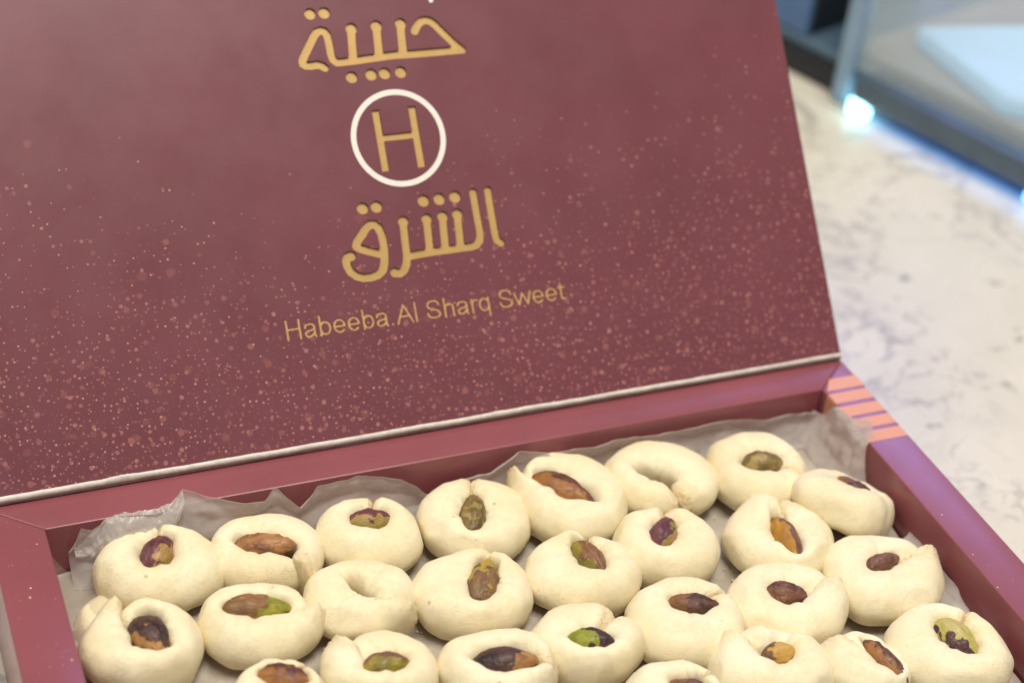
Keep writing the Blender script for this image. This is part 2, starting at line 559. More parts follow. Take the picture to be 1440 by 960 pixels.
GL = {
    'H': (722, [[(123, 0), (123, 716)], [(600, 0), (600, 716)], [(123, 382), (600, 382)]]),
    'a': (556, [[(80, 362), (98, 430), (150, 474), (270, 488), (370, 474), (420, 435), (432, 370), (432, 130), (440, 50), (466, 0)],
                [(430, 292), (370, 268), (240, 246), (150, 226), (95, 188), (78, 140), (95, 72), (150, 38), (230, 30), (330, 60), (400, 118), (430, 195)]]),
    'b': (556, [[(110, 0), (110, 716)], arc(290, 259, 185, 228, 0, 360, 40)]),
    'e': (556, [[(80, 250), (473, 250)], arc(278, 259, 197, 228, -2, 318, 36)]),
    'A': (667, [[(30, 0), (333, 690), (637, 0)], [(140, 262), (526, 262)]]),
    'l': (222, [[(111, 0), (111, 716)]]),
    'S': (667, [[(90, 228), (104, 140), (180, 68), (330, 36), (480, 64), (562, 130), (562, 215), (510, 285), (400, 335), (270, 370), (150, 420), (106, 500), (120, 590), (190, 655), (320, 682), (450, 663), (528, 600), (552, 512)]]),
    'h': (556, [[(110, 0), (110, 716)], [(110, 320), (150, 430), (240, 482), (340, 478), (412, 438), (442, 355), (442, 0)]]),
    'r': (333, [[(110, 0), (110, 519)], [(110, 300), (138, 410), (200, 465), (260, 480), (335, 458)]]),
    'q': (556, [[(445, -199), (445, 519)], arc(265, 259, 185, 228, 0, 360, 40)]),
    'w': (722, [[(25, 519), (180, 40), (361, 490), (540, 40), (697, 519)]]),
    't': (278, [[(135, 640), (135, 100), (160, 45), (210, 38), (262, 46)], [(20, 480), (258, 480)]]),
    ' ': (278, []),
}


def latin(text, u0, u1, base):
    tot = sum(GL[c][0] for c in text)
    k = (u1 - u0) / tot
    x = 0
    words = [[]]
    for c in text:
        adv, st = GL[c]
        if c == ' ':
            words.append([])
        for s in st:
            words[-1].append((43 * k, [(u0 + (x + p[0]) * k, base + p[1] * k) for p in s]))
        x += adv
    return words


def contours(strokes, res=0.07):
    """outline of the union of round-ended strokes, by marching squares over their distance field"""
    out = []
    xs = [p[0] for r, s in strokes for p in s]
    ys = [p[1] for r, s in strokes for p in s]
    rm = max(r for r, s in strokes) + 0.4
    x0, y0 = min(xs) - rm, min(ys) - rm
    nx, ny = int((max(xs) + rm - x0) / res) + 2, int((max(ys) + rm - y0) / res) + 2
    D = np.full((ny, nx), 9.0)
    for r, s in strokes:
        for a, b in zip(s[:-1], s[1:]):
            i0 = max(0, int((min(a[0], b[0]) - rm - x0) / res)); i1 = min(nx, int((max(a[0], b[0]) + rm - x0) / res) + 2)
            j0 = max(0, int((min(a[1], b[1]) - rm - y0) / res)); j1 = min(ny, int((max(a[1], b[1]) + rm - y0) / res) + 2)
            X = x0 + np.arange(i0, i1)[None, :] * res
            Y = y0 + np.arange(j0, j1)[:, None] * res
            dx, dy = b[0] - a[0], b[1] - a[1]
            t = np.clip(((X - a[0]) * dx + (Y - a[1]) * dy) / (dx * dx + dy * dy + 1e-12), 0, 1)
            d = np.hypot(X - a[0] - t * dx, Y - a[1] - t * dy) - r
            D[j0:j1, i0:i1] = np.minimum(D[j0:j1, i0:i1], d)
    D += 1e-7
    ins = D < 0
    code = ins[:-1, :-1] * 1 + ins[:-1, 1:] * 2 + ins[1:, 1:] * 4 + ins[1:, :-1] * 8
    nxt = {}
    tab = {1: [(3, 0)], 2: [(0, 1)], 3: [(3, 1)], 4: [(1, 2)], 5: [(3, 2), (1, 0)], 6: [(0, 2)], 7: [(3, 2)], 8: [(2, 3)], 9: [(2, 0)],
           10: [(0, 3), (2, 1)], 11: [(2, 1)], 12: [(1, 3)], 13: [(1, 0)], 14: [(0, 3)]}
    pos = {}

    def edge(i, j, e):
        if e == 0: k = (i, j, 0); a, b = (i, j), (i + 1, j)
        elif e == 1: k = (i + 1, j, 1); a, b = (i + 1, j), (i + 1, j + 1)
        elif e == 2: k = (i, j + 1, 0); a, b = (i, j + 1), (i + 1, j + 1)
        else: k = (i, j, 1); a, b = (i, j), (i, j + 1)
        if k not in pos:
            da, db = D[a[1], a[0]], D[b[1], b[0]]
            t = da / (da - db)
            pos[k] = (x0 + (a[0] + (b[0] - a[0]) * t) * res, y0 + (a[1] + (b[1] - a[1]) * t) * res)
        return k
    jj, ii = np.nonzero((code > 0) & (code < 15))
    for j, i in zip(jj.tolist(), ii.tolist()):
        for a, b in tab[int(code[j, i])]:
            nxt[edge(i, j, a)] = edge(i, j, b)
    loops = []
    while nxt:
        k, v = nxt.popitem()
        lp = [k, v]
        while v in nxt:
            v = nxt.pop(v)
            lp.append(v)
        pts = [pos[q] for q in lp[:-1]]
        # thin out: keep a point every 0.2 mm
        keep = [pts[0]]
        for p in pts[1:]:
            if math.dist(p, keep[-1]) > 0.2:
                keep.append(p)
        if len(keep) > 5:
            loops.append(keep)
    return loops


def filled(name, loops, thick, z, mat, parent):
    cu = bpy.data.curves.new(name, 'CURVE')
    cu.dimensions = '2D'
    cu.fill_mode = 'BOTH'
    cu.extrude = thick / 2 * MM
    for lp in loops:
        sp = cu.splines.new('POLY')
        sp.points.add(len(lp) - 1)
        sp.points.foreach_set('co', [c for p in lp for c in (p[0] * MM, p[1] * MM, 0, 1)])
        sp.use_cyclic_u = True
    tmp = bpy.data.objects.new('tmp', cu)
    COL.objects.link(tmp)
    dg = bpy.context.evaluated_depsgraph_get()
    me = bpy.data.meshes.new_from_object(tmp.evaluated_get(dg))
    bpy.data.objects.remove(tmp)
    bpy.data.curves.remove(cu)
    me.name = name
    me.materials.clear()
    for v in me.vertices:
        v.co.z += (z - thick / 2) * MM
    return link(name, me, mat, parent)


top_l = contours(WORD_TOP)
low_l = contours(WORD_LOW)
lat_l = [contours(w, 0.05) for w in latin('Habeeba Al Sharq Sweet', 77.9, 169.6, 32.6)]
HL = []
hs = 1.22
H_loop = [(117.95 - hs, 79.7), (117.9 + hs, 79.7), (117.9 + hs, 90.15 - 1.1), (129.7 - hs, 90.15 - 1.1), (129.65 - hs, 79.7), (129.65 + hs, 79.7),
          (129.8 + hs, 99.1), (129.8 - hs, 99.1), (129.75 - hs, 90.15 + 1.1), (117.92 + hs, 90.15 + 1.1), (117.95 + hs, 99.1), (117.95 - hs, 99.1)]
rect = [(-T + 0.6, 0.15), (W + T - 0.6, 0.15), (W + T - 0.6, 235.4), (-T + 0.6, 235.4)]
holes = top_l + low_l + [H_loop] + [l for w in lat_l for l in w]
filled('lid_lining', [rect] + holes, 0.9, 0.0, M_LINING, lid)


def inset(loops):
    return loops


g = filled('lettering', top_l, 0.10, -0.78, M_GOLD, lid)
g['label'] = 'gold upper word'
g = filled('lettering', low_l, 0.10, -0.78, M_GOLD, lid)
g['label'] = 'gold lower word'
g = filled('emblem_letter', [H_loop], 0.10, -0.74, M_GOLD, lid)
for w in lat_l:
    filled('lettering', w, 0.10, -0.26, M_LATIN, lid)
ring = [[(123.85 + r * math.cos(2 * math.pi * i / 160), 89.62 + r * math.sin(2 * math.pi * i / 160)) for i in range(160)] for r in (15.3, 13.55)]
filled('printed_dot', [[(142.1 + 0.75 * math.cos(i * math.pi / 10), 131.9 + 0.75 * math.sin(i * math.pi / 10)) for i in range(20)]], 0.06, 0.04, M_WHITE, lid)
filled('emblem_ring', ring, 0.08, 0.05, M_WHITE, lid)

# ------------------------------------------------------------------ pastries
# key, x, y, z, yaw, half width, half depth, hole x, hole y, nut length, nut width, nut angle, seam angle, seam kind, outer end, nut kind, tilt x, tilt y, nut z
PASTRY = [
    ('A1', 27.5, -15.4, -9.0, -16.3, 18.6, 14.4, -0.0, 2.3, 14.1, 9.1, 73, 91, 'pinch', 's', 'purple', 0, 0, 3.8),
    ('A2', 58.4, -16.9, -9.0, -16.2, 16.4, 14.7, -0.4, -1.7, 18.0, 7.7, -6, -31, 'over', 's', 'tan', 0, 0, 4.5),
    ('A3', 88.0, -19.1, -9.0, -16.1, 15.8, 13.8, 0.2, 2.7, 13.7, 8.2, 12, 80, 'notch', 's', 'purple', 0, 0, 4.2),
    ('A4', 120.6, -19.8, -9.0, -16.0, 17.2, 17.1, -0.8, -2.5, 17.7, 7.6, 84, 87, 'pinch', 's', 'olive', 0, 0, 4.5),
    ('A5', 152.3, -18.7, -9.0, -15.8, 17.7, 18.5, -3.0, -0.2, 21.9, 9.9, -34, 161, 'over', 's', 'red', 0, 0, 3.4),
    ('A6', 183.1, -18.5, -9.0, -15.7, 18.3, 16.6, -1.9, -2.3, 15.0, 9.0, -16, -61, 'gap', 's', None, 0, 0, 3.9),
    ('A7', 214.8, -22.5, -9.0, -15.6, 16.1, 17.3, 0.8, -1.4, 13.4, 8.9, 0, -24, 'pinch', 's', 'olive', 0, 0, 3.9),
    ('A8', 232.4, -45.2, -8.0, -15.9, 16.9, 14.3, 3.6, 2.6, 13.7, 6.6, -41, 132, 'pinch', 's', 'dark', -20, 22, 5.0),
    ('B1', 17.5, -43.4, -9.0, -16.7, 16.3, 13.6, 2.1, 0.3, 15.9, 10.2, -60, 142, 'over', 's', 'black', 0, 0, 3.3),
    ('B2', 48.5, -44.2, -9.0, -16.6, 16.1, 13.7, 0.0, 2.1, 19.5, 7.7, 9, -11, 'over', 'e', 'browngreen', 0, 0, 4.5),
    ('B3', 77.9, -43.1, -9.0, -16.5, 15.9, 14.2, 1.0, -0.6, 15.5, 5.6, -46, -34, 'over', 'e', None, 0, 0, 5.4),
    ('B4', 109.0, -49.6, -9.0, -16.4, 17.5, 15.3, 2.8, 0.9, 18.9, 8.8, 75, 75, 'pinch', 's', 'yellow', 0, 0, 4.0),
    ('B5', 141.9, -51.2, -9.0, -16.3, 17.5, 14.2, 1.8, 2.9, 16.3, 8.2, -66, 86, 'notch', 's', 'greenbrown', 0, 0, 4.2),
    ('B6', 171.2, -46.7, -9.0, -16.1, 16.2, 14.6, -1.0, 0.9, 13.5, 8.0, 67, 79, 'notch', 's', 'purple', 0, 0, 4.3),
    ('B7', 205.4, -53.5, -9.0, -16.1, 16.8, 16.8, 0.6, -3.9, 19.5, 7.2, -82, 82, 'pinch', 's', 'orange', 0, 0, 4.7),
    ('B8', 226.9, -77.1, -9.0, -16.3, 18.6, 16.1, -0.2, 1.1, 13.1, 5.8, 29, 11, 'over', 'e', 'brown', 0, 0, 5.3),
    ('C1', 46.3, -73.3, -9.0, -17.0, 12.7, 11.6, 1.7, 4.6, 16.8, 8.1, -8, 27, 'pinch', 's', 'red', 0, 0, 4.3),
    ('C2', 75.1, -70.3, -9.0, -16.9, 16.2, 12.8, 1.1, -1.8, 12.3, 6.4, 7, 153, 'over', 's', 'greenbrown', 0, 0, 5.0),
    ('C3', 104.8, -78.9, -9.0, -16.9, 16.6, 13.3, 1.8, -0.8, 18.3, 9.1, 0, -7, 'pinch', 's', 'black', 0, 0, 3.8),
    ('C4', 132.4, -76.5, -9.0, -16.7, 16.2, 13.5, -0.0, -3.4, 13.6, 7.4, -11, 52, 'notch', 's', 'green', 0, 0, 4.6),
    ('C5', 162.0, -77.3, -9.0, -16.6, 17.3, 15.7, 2.3, 2.4, 15.3, 6.8, -7, 25, 'pinch', 's', 'dark', 0, 0, 4.9),
    ('C6', 193.7, -79.3, -9.0, -16.5, 17.8, 16.0, -0.8, 0.2, 12.2, 7.3, -7, 7, 'over', 'e', 'brown', 0, 0, 4.6),
    ('C7', 177.0, -101.5, -9.0, -16.9, 17.6, 14.3, 1.4, 2.3, 10.3, 6.6, 15, 159, 'over', 's', 'yellowtan', 0, 0, 5.0),
    ('C8', 202.1, -108.5, -9.0, -16.9, 12.0, 12.8, 3.7, -0.9, 17.1, 5.9, -58, 166, 'over', 's', 'red', -8, 16, 5.3),
    ('C9', 228.8, -109.1, -9.0, -16.8, 17.5, 16.7, 2.4, 1.8, 16.3, 10.3, -60, 60, 'pinch', 's', 'cream', 0, 0, 3.2),
    ('D1', 145.6, -103.3, -9.0, -17.0, 13.5, 12.5, 5.2, 1.6, 13.7, 6.4, -11, 34, 'pinch', 's', 'dark', 0, 0, 3.2),
    ('L1', 14.8, -26.5, -17.0, -16.0, 12.5, 12.0, 0.0, 0.0, 9.0, 6.0, 0.0, 70, 'pinch', 's', None, 0, 0, 0.0),
]
LABELS = {
    'A1': 'wide ring pastry with round purple pistachio in the back left corner',
    'A2': 'ring pastry with long tan pistachio, second from the left in the back row',
    'A3': 'ring pastry with purple pistachio under a notch, third from left in the back row',
    'A4': 'tall ring pastry with upright olive brown pistachio at its cracked top',
    'A5': 'ring pastry with large glossy reddish brown pistachio and one end sticking out left',
    'A6': 'open C shaped pastry without a nut in the back row',
    'A7': 'ring pastry with dark olive nut sunk deep in its hole by the back right corner',
    'A8': 'pastry tipped on its side against the right box wall',
    'B1': 'ring pastry with nearly black pistachio and a tan tip beside the left wall',
    'B2': 'ring pastry with long half brown half green pistachio and a blunt right end',
    'B3': 'curled pastry without a nut, its tapered end closing at the lower right',
    'B4': 'ring pastry holding two stacked yellow and brown pistachio pieces',
    'B5': 'ring pastry with slanted green brown pistachio under a notch at its top',
    'B6': 'small ring pastry with purple brown pistachio in front of the open C shaped pastry',
    'B7': 'upright oval pastry with slanted orange and brown pistachio',
    'B8': 'ring pastry with small brown pistachio and a tapered end pointing right near the right wall',
    'C1': 'pastry with reddish nut cut off by the bottom edge of the photo, furthest left there',
    'C2': 'ring pastry with dark green nut and left end folded over, below the nutless curled pastry',
    'C3': 'ring pastry with broad brown pistachio that is black in the middle',
    'C4': 'ring pastry with bright green and dark pistachio and a notch at the upper right',
    'C5': 'plump ring pastry with dark brown half hidden pistachio',
    'C6': 'ring pastry with purple brown nut and a square broken end at its right',
    'C7': 'ring pastry with pale yellow pistachio and left end overlapping the ring',
    'C8': 'small tilted pastry with long reddish brown pistachio near the bottom right',
    'C9': 'ring pastry with large green and cream pistachio in the bottom right corner',
    'D1': 'bottom edge pastry showing only the rim of a dark nut, right of centre',
    'L1': 'pastry of the lower layer half hidden under wax paper by the left wall',
}



def superell(x, p):
    return math.copysign(abs(x) ** p, x)


def dough_mesh(name, a, b, hx, hy, ha, hb, hrot, seam, style, outer, seed, H=14.0):
    NS, NC = 168, 40
    rnd = random.Random(seed)
    o1, o2, o3 = rnd.uniform(0, 99), rnd.uniform(0, 99), rnd.uniform(0, 99)
    ov, rl_s, rl_e, pw = {'pinch': (9, 14, 14, 2.3), 'notch': (3, 20, 20, 2.2), 'over': (27, 24, 24, 2.6), 'gap': (-5, 26, 30, 2.4)}[style]
    ov += rnd.uniform(-2, 3)
    span = 360 + ov
    # ring stations, denser at both ends
    ts = []
    for i in range(NS):
        x = i / (NS - 1)
        ts.append(0.5 - 0.5 * math.cos(math.pi * x) * (0.55) - (0.225) * (1 - 2 * x))
    verts, torn = [], []
    e_h = 1.0 + rnd.uniform(-0.05, 0.05)
    for t in ts:
        deg = -ov / 2 + span * t
        th = math.radians(seam + deg)
        dx, dy = math.cos(th), math.sin(th)
        # outer outline: ellipse round the origin, met by a ray from the hole centre
        A = (dx / a) ** 2 + (dy / b) ** 2
        B = 2 * (hx * dx / a ** 2 + hy * dy / b ** 2)
        Cc = (hx / a) ** 2 + (hy / b) ** 2 - 1
        ro = (-B + math.sqrt(max(B * B - 4 * A * Cc, 1e-6))) / (2 * A)
        c_, s_ = math.cos(math.radians(hrot)), math.sin(math.radians(hrot))
        lx, ly = dx * c_ + dy * s_, -dx * s_ + dy * c_
        ri = 1 / math.sqrt((lx / ha) ** 2 + (ly / hb) ** 2)
        ro += 1.1 * fbm(dx * 1.2 + o1, dy * 1.2, o2, 2)
        ri *= 1 + 0.28 * fbm(dx * 1.0 + o2, dy * 1.0, o3, 2)
        if ro - ri < 5.5:
            ri = max(0.3, ro - 5.5)
        mid, hw, hh = (ro + ri) / 2, (ro - ri) / 2, H / 2 * e_h
        hh *= 1 + 0.16 * fbm(dx * 1.1 + o3, dy * 1.1, o1, 2)
        ds, de = span * t, span * (1 - t)                      # degrees from either end
        cap = 1.0
        if style == 'over':
            rl_s, rl_e = (8, 26) if outer == 's' else (26, 8)
            pw = 3.6 if (ds < rl_s if outer == 's' else de < rl_e) else 2.6
        if ds < rl_s:
            cap *= max(1 - (1 - ds / rl_s) ** pw, 0) ** (1 / pw)
        if de < rl_e:
            cap *= max(1 - (1 - de / rl_e) ** pw, 0) ** (1 / pw)
        zoff, sc = 0.0, 1.0
        tear = max(0, 1 - min(ds, de) / 26)
        if style == 'over':
            d_out, d_in = (ds, de) if outer == 's' else (de, ds)
            ko = max(0, 1 - d_out / 52) ** 2
            ki = max(0, 1 - d_in / 58) ** 1.6
            mid += 4.2 * ko - 2.2 * ki
            hw *= (1 - 0.30 * ko) * (1 - 0.36 * ki)
            hh *= (1 - 0.06 * ko) * (1 - 0.36 * ki)
            zoff += 0.8 * ko - 1.6 * ki
        elif style == 'pinch':
            k = max(0, 1 - min(ds, de) / 20) ** 2
            hh *= 1 - 0.13 * k
            hw *= 1 - 0.03 * k
            zoff -= 0.3 * k
        elif style == 'notch':
            k = max(0, 1 - min(ds, de) / 40) ** 2
            hh *= 1 - 0.10 * k
            zoff -= 0.4 * k
        elif style == 'gap':
            k = max(0, 1 - min(ds, de) / 70) ** 2
            hw *= 1 - 0.26 * k
            hh *= 1 - 0.16 * k
        cap = max(cap, 0.02)
        for j in range(NC):
            ph = 2 * math.pi * j / NC
            cr, sr = superell(math.cos(ph), 0.88), superell(math.sin(ph), 0.9)
            rr = mid + hw * cap * cr
            # the crown of the rope leans slightly towards the hole
            rr -= 0.17 * hw * cap * max(sr, 0)
            z = hh * cap * sr + zoff
            if z < -0.40 * H:
                z = -0.40 * H + (z + 0.40 * H) * 0.25
            x, y = hx + rr * dx, hy + rr * dy
            nz = 0.30 * fbm(x * 0.11 + o1, y * 0.11 + o2, z * 0.11 + o3, 2) + 0.10 * fbm(x * 0.4 + o2, y * 0.4, z * 0.4 + o1, 3)
            nz += tear * tear * 0.85 * fbm(x * 0.9 + o3, y * 0.9, z * 0.9, 4)
            k = nz / max(6.0, 0.1)
            verts.append((x + dx * cr * nz, y + dy * cr * nz, z + sr * nz))
            torn.append(tear)
    f = []
    for i in range(NS - 1):
        for j in range(NC):
            p, q = i * NC + j, i * NC + (j + 1) % NC
            f.append((p, p + NC, q + NC, q))
    f.append(tuple(range(NC)))
    f.append(tuple(range((NS - 1) * NC, NS * NC))[::-1])
    # pressed flats where fingers and neighbours pushed the soft dough
    V = np.array(verts)
    for k in range(rnd.randint(5, 7)):
        an = rnd.uniform(0, 2 * math.pi)
        el = rnd.uniform(-0.15, 0.75)
        nn = np.array([math.cos(an) * math.cos(el), math.sin(an) * math.cos(el), math.sin(el)])
        dd = V @ nn
        lim = dd.max() - rnd.uniform(0.35, 1.15)
        over = np.maximum(dd - lim, 0)
        soft = over * over / (over + 0.35)
        V -= np.outer(soft * 0.8, nn)
    verts = [tuple(p) for p in V]
    me = mesh_of(name, verts, f)
    bm = bmesh.new()
    bm.from_mesh(me)
    bmesh.ops.recalc_face_normals(bm, faces=bm.faces)
    bm.to_mesh(me)
    bm.free()
    at = me.attributes.new('torn', 'FLOAT', 'POINT')
    at.data.foreach_set('value', torn)
    return me


def nut_mesh(name, L, w, seed, bias):
    """pistachio kernel: pointed ellipsoid of two halves with a lengthwise groove and wrinkled skin"""
    NU, NV = 44, 36
    rnd = random.Random(seed * 13 + 5)
    o = [rnd.uniform(0, 99) for _ in range(3)]
    bx, by, sh, full = bias
    verts, sk = [], []
    for i in range(NU + 1):
        t = i / NU
        u = -math.cos(math.pi * t)
        prof = max(0, 1 - abs(u) ** 1.9) ** 0.60 * (1 - 0.16 * u)
        for j in range(NV):
            ph = 2 * math.pi * j / NV
            cy, cz = math.cos(ph), math.sin(ph)
            r = 1 - 0.13 * math.exp(-((cy - 0.22) / 0.13) ** 2) * (1 if cz > 0 else 0.5)
            x, y, z = L / 2 * u, w / 2 * prof * cy * r, w / 2 * 0.92 * prof * cz * r
            m_ = fbm(x * 0.22 + o[0], y * 0.22 + o[1], z * 0.22 + o[2], 3) * 0.75 + bx * u + by * cy + sh
            s = 1.0 if full else 1 / (1 + math.exp(-9 * m_))
            rid = abs(fbm(x * 0.16 + o[1], y * 0.75 + o[2], z * 0.75, 3))
            d = (0.38 * s - 0.14) - s * 0.55 * max(0, 0.4 - rid) + 0.40 * fbm(x * 0.22, y * 0.3 + o[0], z * 0.3, 2) + 0.10 * fbm(x * 0.5, y * 0.9 + o[0], z * 0.9, 2)
            verts.append((x + 0.15 * d * u, y + cy * d * min(1, prof * 2), z + cz * d * min(1, prof * 2)))
            sk.append(s)
    f = []
    for i in range(NU):
        for j in range(NV):
            p, q = i * NV + j, i * NV + (j + 1) % NV
            f.append((p, q, q + NV, p + NV))
    me = mesh_of(name, verts, f)
    if len(me.vertices) == len(sk):
        at = me.attributes.new('skin', 'FLOAT', 'POINT')
        at.data.foreach_set('value', sk)
    return me


# how the skin lies on each kernel: (slope along, slope across, offset, all skin)
BIAS = {'purple': (0.1, 0.9, 0.30, False), 'tan': (-0.2, -0.3, 0.4, False), 'olive': (0, 0.2, 0.25, False), 'red': (0.1, 0.8, 0.15, False),
        'dark': (0.7, 0.0, 0.30, False), 'black': (-0.9, 0.4, 0.35, False), 'browngreen': (-1.3, 0.2, -0.1, False), 'yellow': (-1.1, 0.1, 0.10, False),
        'greenbrown': (0.3, 0.7, 0.05, False), 'orange': (0.0, 1.3, 0.05, False), 'brown': (0.2, 0.3, 0.6, False), 'green': (1.2, 0.3, -0.1, False),
        'yellowtan': (-1.2, 0.0, -0.55, False), 'cream': (0.2, -1.3, -0.95, False)}

for idx, (key, cx, cy, cz, yaw, a, b, hx, hy, L, w, na, sl, style, outer, kind, tx, ty, nz) in enumerate(PASTRY):
    th = empty('ring_pastry', (cx, cy, cz), LABELS[key], 'pastry', 'ring pastries in the box', (math.radians(tx), math.radians(ty), math.radians(yaw)))
    ha, hb = (max(1.2, L / 2 - 1.2), max(1.0, w / 2 - 0.9)) if kind else (max(0.8, L / 2 - 1.6), max(0.5, w / 2 - 1.4))
    d = link('dough', dough_mesh('dough', a, b, hx, hy, ha, hb, na, sl, style, outer, idx + 3), M_DOUGH, th)
    if kind:
        n = link('pistachio', nut_mesh('pistachio', L, w, idx + 1, BIAS[kind]), M_NUT[kind], th)
        n.location = (hx * MM, hy * MM, nz * MM)
        n.rotation_euler = (math.radians(random.uniform(-14, 14)), math.radians(random.uniform(-9, 9)), math.radians(na))

# ------------------------------------------------------------------ waxed paper liner
pl = empty('paper_liner', (W / 2, -60, -16.6), 'crumpled translucent wax paper lining the maroon box under the pastries', 'paper')
PO = Vector((W / 2, -60, -16.6))


def rel(p):
    return (p[0] - PO.x, p[1] - PO.y, p[2] - PO.z)


TOPL = [(5.5, -8.2), (8.8, 1.5), (16.4, 1.0), (18.4, 1.9), (34.0, 1.3), (38.2, 5.9), (54.9, 0.9), (61.7, -0.6), (65.0, 1.8), (71.5, -3.7), (77.2, 1.0), (90.2, 1.3), (102.4, -0.6),
        (107.0, -3.6), (110.7, -7.7), (114.2, -9.1), (120.9, -6.7), (132.3, -4.5), (141.2, -0.4), (149.5, -0.3), (151.2, -2.9), (158.1, -2.5), (165.4, -2.3),
        (172.8, -1.9), (183.9, -3.1), (207.3, -2.7), (228.9, -4.3), (246.5, -6.2)]


def top_at(x):
    for (xa, za), (xb, zb) in zip(TOPL[:-1], TOPL[1:]):
        if xa <= x <= xb:
            return za + (zb - za) * (x - xa) / (xb - xa)
    return TOPL[0][1] if x < TOPL[0][0] else TOPL[-1][1]


CRE = [(5, 0), (12, 2.4), (18, 0.4), (30, 1.6), (38, 0.2), (44, 1.8), (56, 2.6), (65, 0.3), (71, 2.8), (78, 0.6), (92, 1.0), (104, 2.2), (112, 3.0), (122, 1.3), (131, 2.3), (142, 0.5),
       (150, 2.6), (153, 0.9), (166, 1.6), (176, 0.6), (190, 1.3), (210, 0.8), (228, 1.0), (246, 0.9), (250, 1.0)]


def crease(x):
    for (xa, ya), (xb, yb) in zip(CRE[:-1], CRE[1:]):
        if xa <= x <= xb:
            t = (x - xa) / (xb - xa)
            return ya + (yb - ya) * t
    return 0.5


def crumple(x, z, s1=0.060, a1=2.3, a2=0.7):
    """facets with sharp ridges"""
    d1, _ = noise.voronoi(Vector((x * s1, z * s1 * 1.3, 0.3)))
    d2, _ = noise.voronoi(Vector((x * s1 * 2.3 + 7, z * s1 * 2.6, 4.3)))
    return a1 * min(d1[1] - d1[0], 0.6) + a2 * min(d2[1] - d2[0], 0.6)


P = []
for i in range(331):
    x = 5.5 + 241.5 * i / 330
    zt = top_at(x)
    row = []
    for j in range(31):
        s = j / 30
        z = -16.3 + (zt + 16.3) * s
        y = -7.5 + 6.6 * min(1, s * 1.6) ** 0.7 - 1.35 * crease(x + 2.5 * (1 - s)) * (0.35 + 0.65 * s) - 0.3 * fbm(x * 0.09, z * 0.16, 1.0, 3) - crumple(x, z) - (1.3 * max(0, (s - 0.95) / 0.05))
        if z > -1.0:
            y = min(y + 0.5 * (z + 1.0), 1.2 + 0.4 * z)
        if zt < 0.8:
            y = min(y, -0.35)
        elif z < 0.6:
            y = min(y, -0.35)
        row.append(rel((x, y, z)))
    P.append(row)
bf = grid_mesh('back_flap', P, M_PAPER, pl)

# right corner: the sheet turns and runs forward along the right wall
P = []
RT = [(0.0, -6.2), (3.5, -5.8), (8.0, 0.6), (16, 1.8), (23, 5.2), (26, 4.0), (29.5, -3.5), (34, -12.0), (38, -16.2)]


def lin(tab, x):
    for (xa, ya), (xb, yb) in zip(tab[:-1], tab[1:]):
        if xa <= x <= xb:
            return ya + (yb - ya) * (x - xa) / (xb - xa)
    return tab[0][1] if x < tab[0][0] else tab[-1][1]


for i in range(81):
    q_ = 38.0 * i / 80
    zt = lin(RT, q_)
    row = []
    for j in range(25):
        s = j / 24
        z = -16.4 + (zt + 16.4) * s
        y = -1.6 - 0.4 * crease(247) - q_
        x = 246.8 + 1.9 * min(1, q_ / 5) - 7.5 * (1 - s) ** 1.6 + 0.3 * fbm(q_ * 0.11, z * 0.12, 5, 3) - crumple(q_ + 40, z, 0.085, 1.3)
        if z > 0.2:
            x = max(x, 249.4 + (z - 0.2) * 0.5)
        else:
            x = min(x, 249.5)
        row.append(rel((x, y, z)))
    P.append(row)
grid_mesh('side_flap', P, M_PAPER, pl)

RT2 = [(58.5, -16.0), (59.5, -10.6), (73, -9.2), (85, -10.0), (94, -12.6), (103, -16.3)]
P = []
for i in range(71):
    q_ = 58.5 + 44.5 * i / 70
    zt = lin(RT2, q_)
    row = []
    for j in range(17):
        s = j / 16
        z = -16.4 + (zt + 16.4) * s
        x = 248.6 - 9.0 * (1 - s) ** 1.7 - crumple(q_ + 90, z, 0.07, 1.6) - 0.9 * max(0, (q_ - 80) / 23)
        row.append(rel((min(x, 249.6), -q_, z)))
    P.append(row)
grid_mesh('side_flap', P, M_PAPER, pl)

# left corner: a loose sheet draped over a pastry of the lower layer
P = []
for i in range(71):
    q_ = 3 + 49.0 * i / 70
    row = []
    for j in range(31):
        s = j / 30
        x = 0.9 + 15.0 * s
        bump = 7.0 * math.exp(-((q_ - 25) / 10.0) ** 2 - ((x - 11) / 7.0) ** 2)
        wall = (6.8 + 1.8 * math.sin(q_ * 0.37) - 0.10 * q_) * max(0, 1 - s * 2.4) ** 1.5
        z = -16.3 + bump + wall + 1.3 * crumple(x + 200, q_, 0.09, 1.4) + 0.15 * fbm(x * 0.5, q_ * 0.4, 4, 2)
        row.append(rel((x, -q_, min(z, -2))))
    P.append(row)
grid_mesh('side_flap', P, M_THIN, pl)

# crumpled fold of the upper edge standing forward in the left corner
P = []
FO = [(7, -7, -8, 3), (11, -4, -9, 4), (16, 1, -7, 3.5), (19, 2.0, -8, 5), (24, 1.8, -6.5, 4), (30, 1.6, -5.8, 4.5), (35, 2.3, -3.6, 3), (38.5, 5.2, 1.5, 1.0)]
for i in range(101):
    x = 7 + 31.5 * i / 100
    zt, zb, out = [lin([(f[0], f[k]) for f in FO], x) for k in (1, 2, 3)]
    row = []
    for j in range(17):
        s = j / 16
        z = zt + (zb - zt) * s
        y = -1.8 - out * math.sin(min(1, s * 1.2) * math.pi * 0.5) - 0.7 * abs(fbm(x * 0.33, s * 2.0, 2, 3)) + (0.5 * (z - 0.5) if z > 0.5 else 0)
        z += 0.5 * fbm(x * 0.4, s * 3, 6, 3)
        row.append(rel((x, y, z)))
    P.append(row)
f_ = grid_mesh('folded_edge', P, M_PAPER, pl)

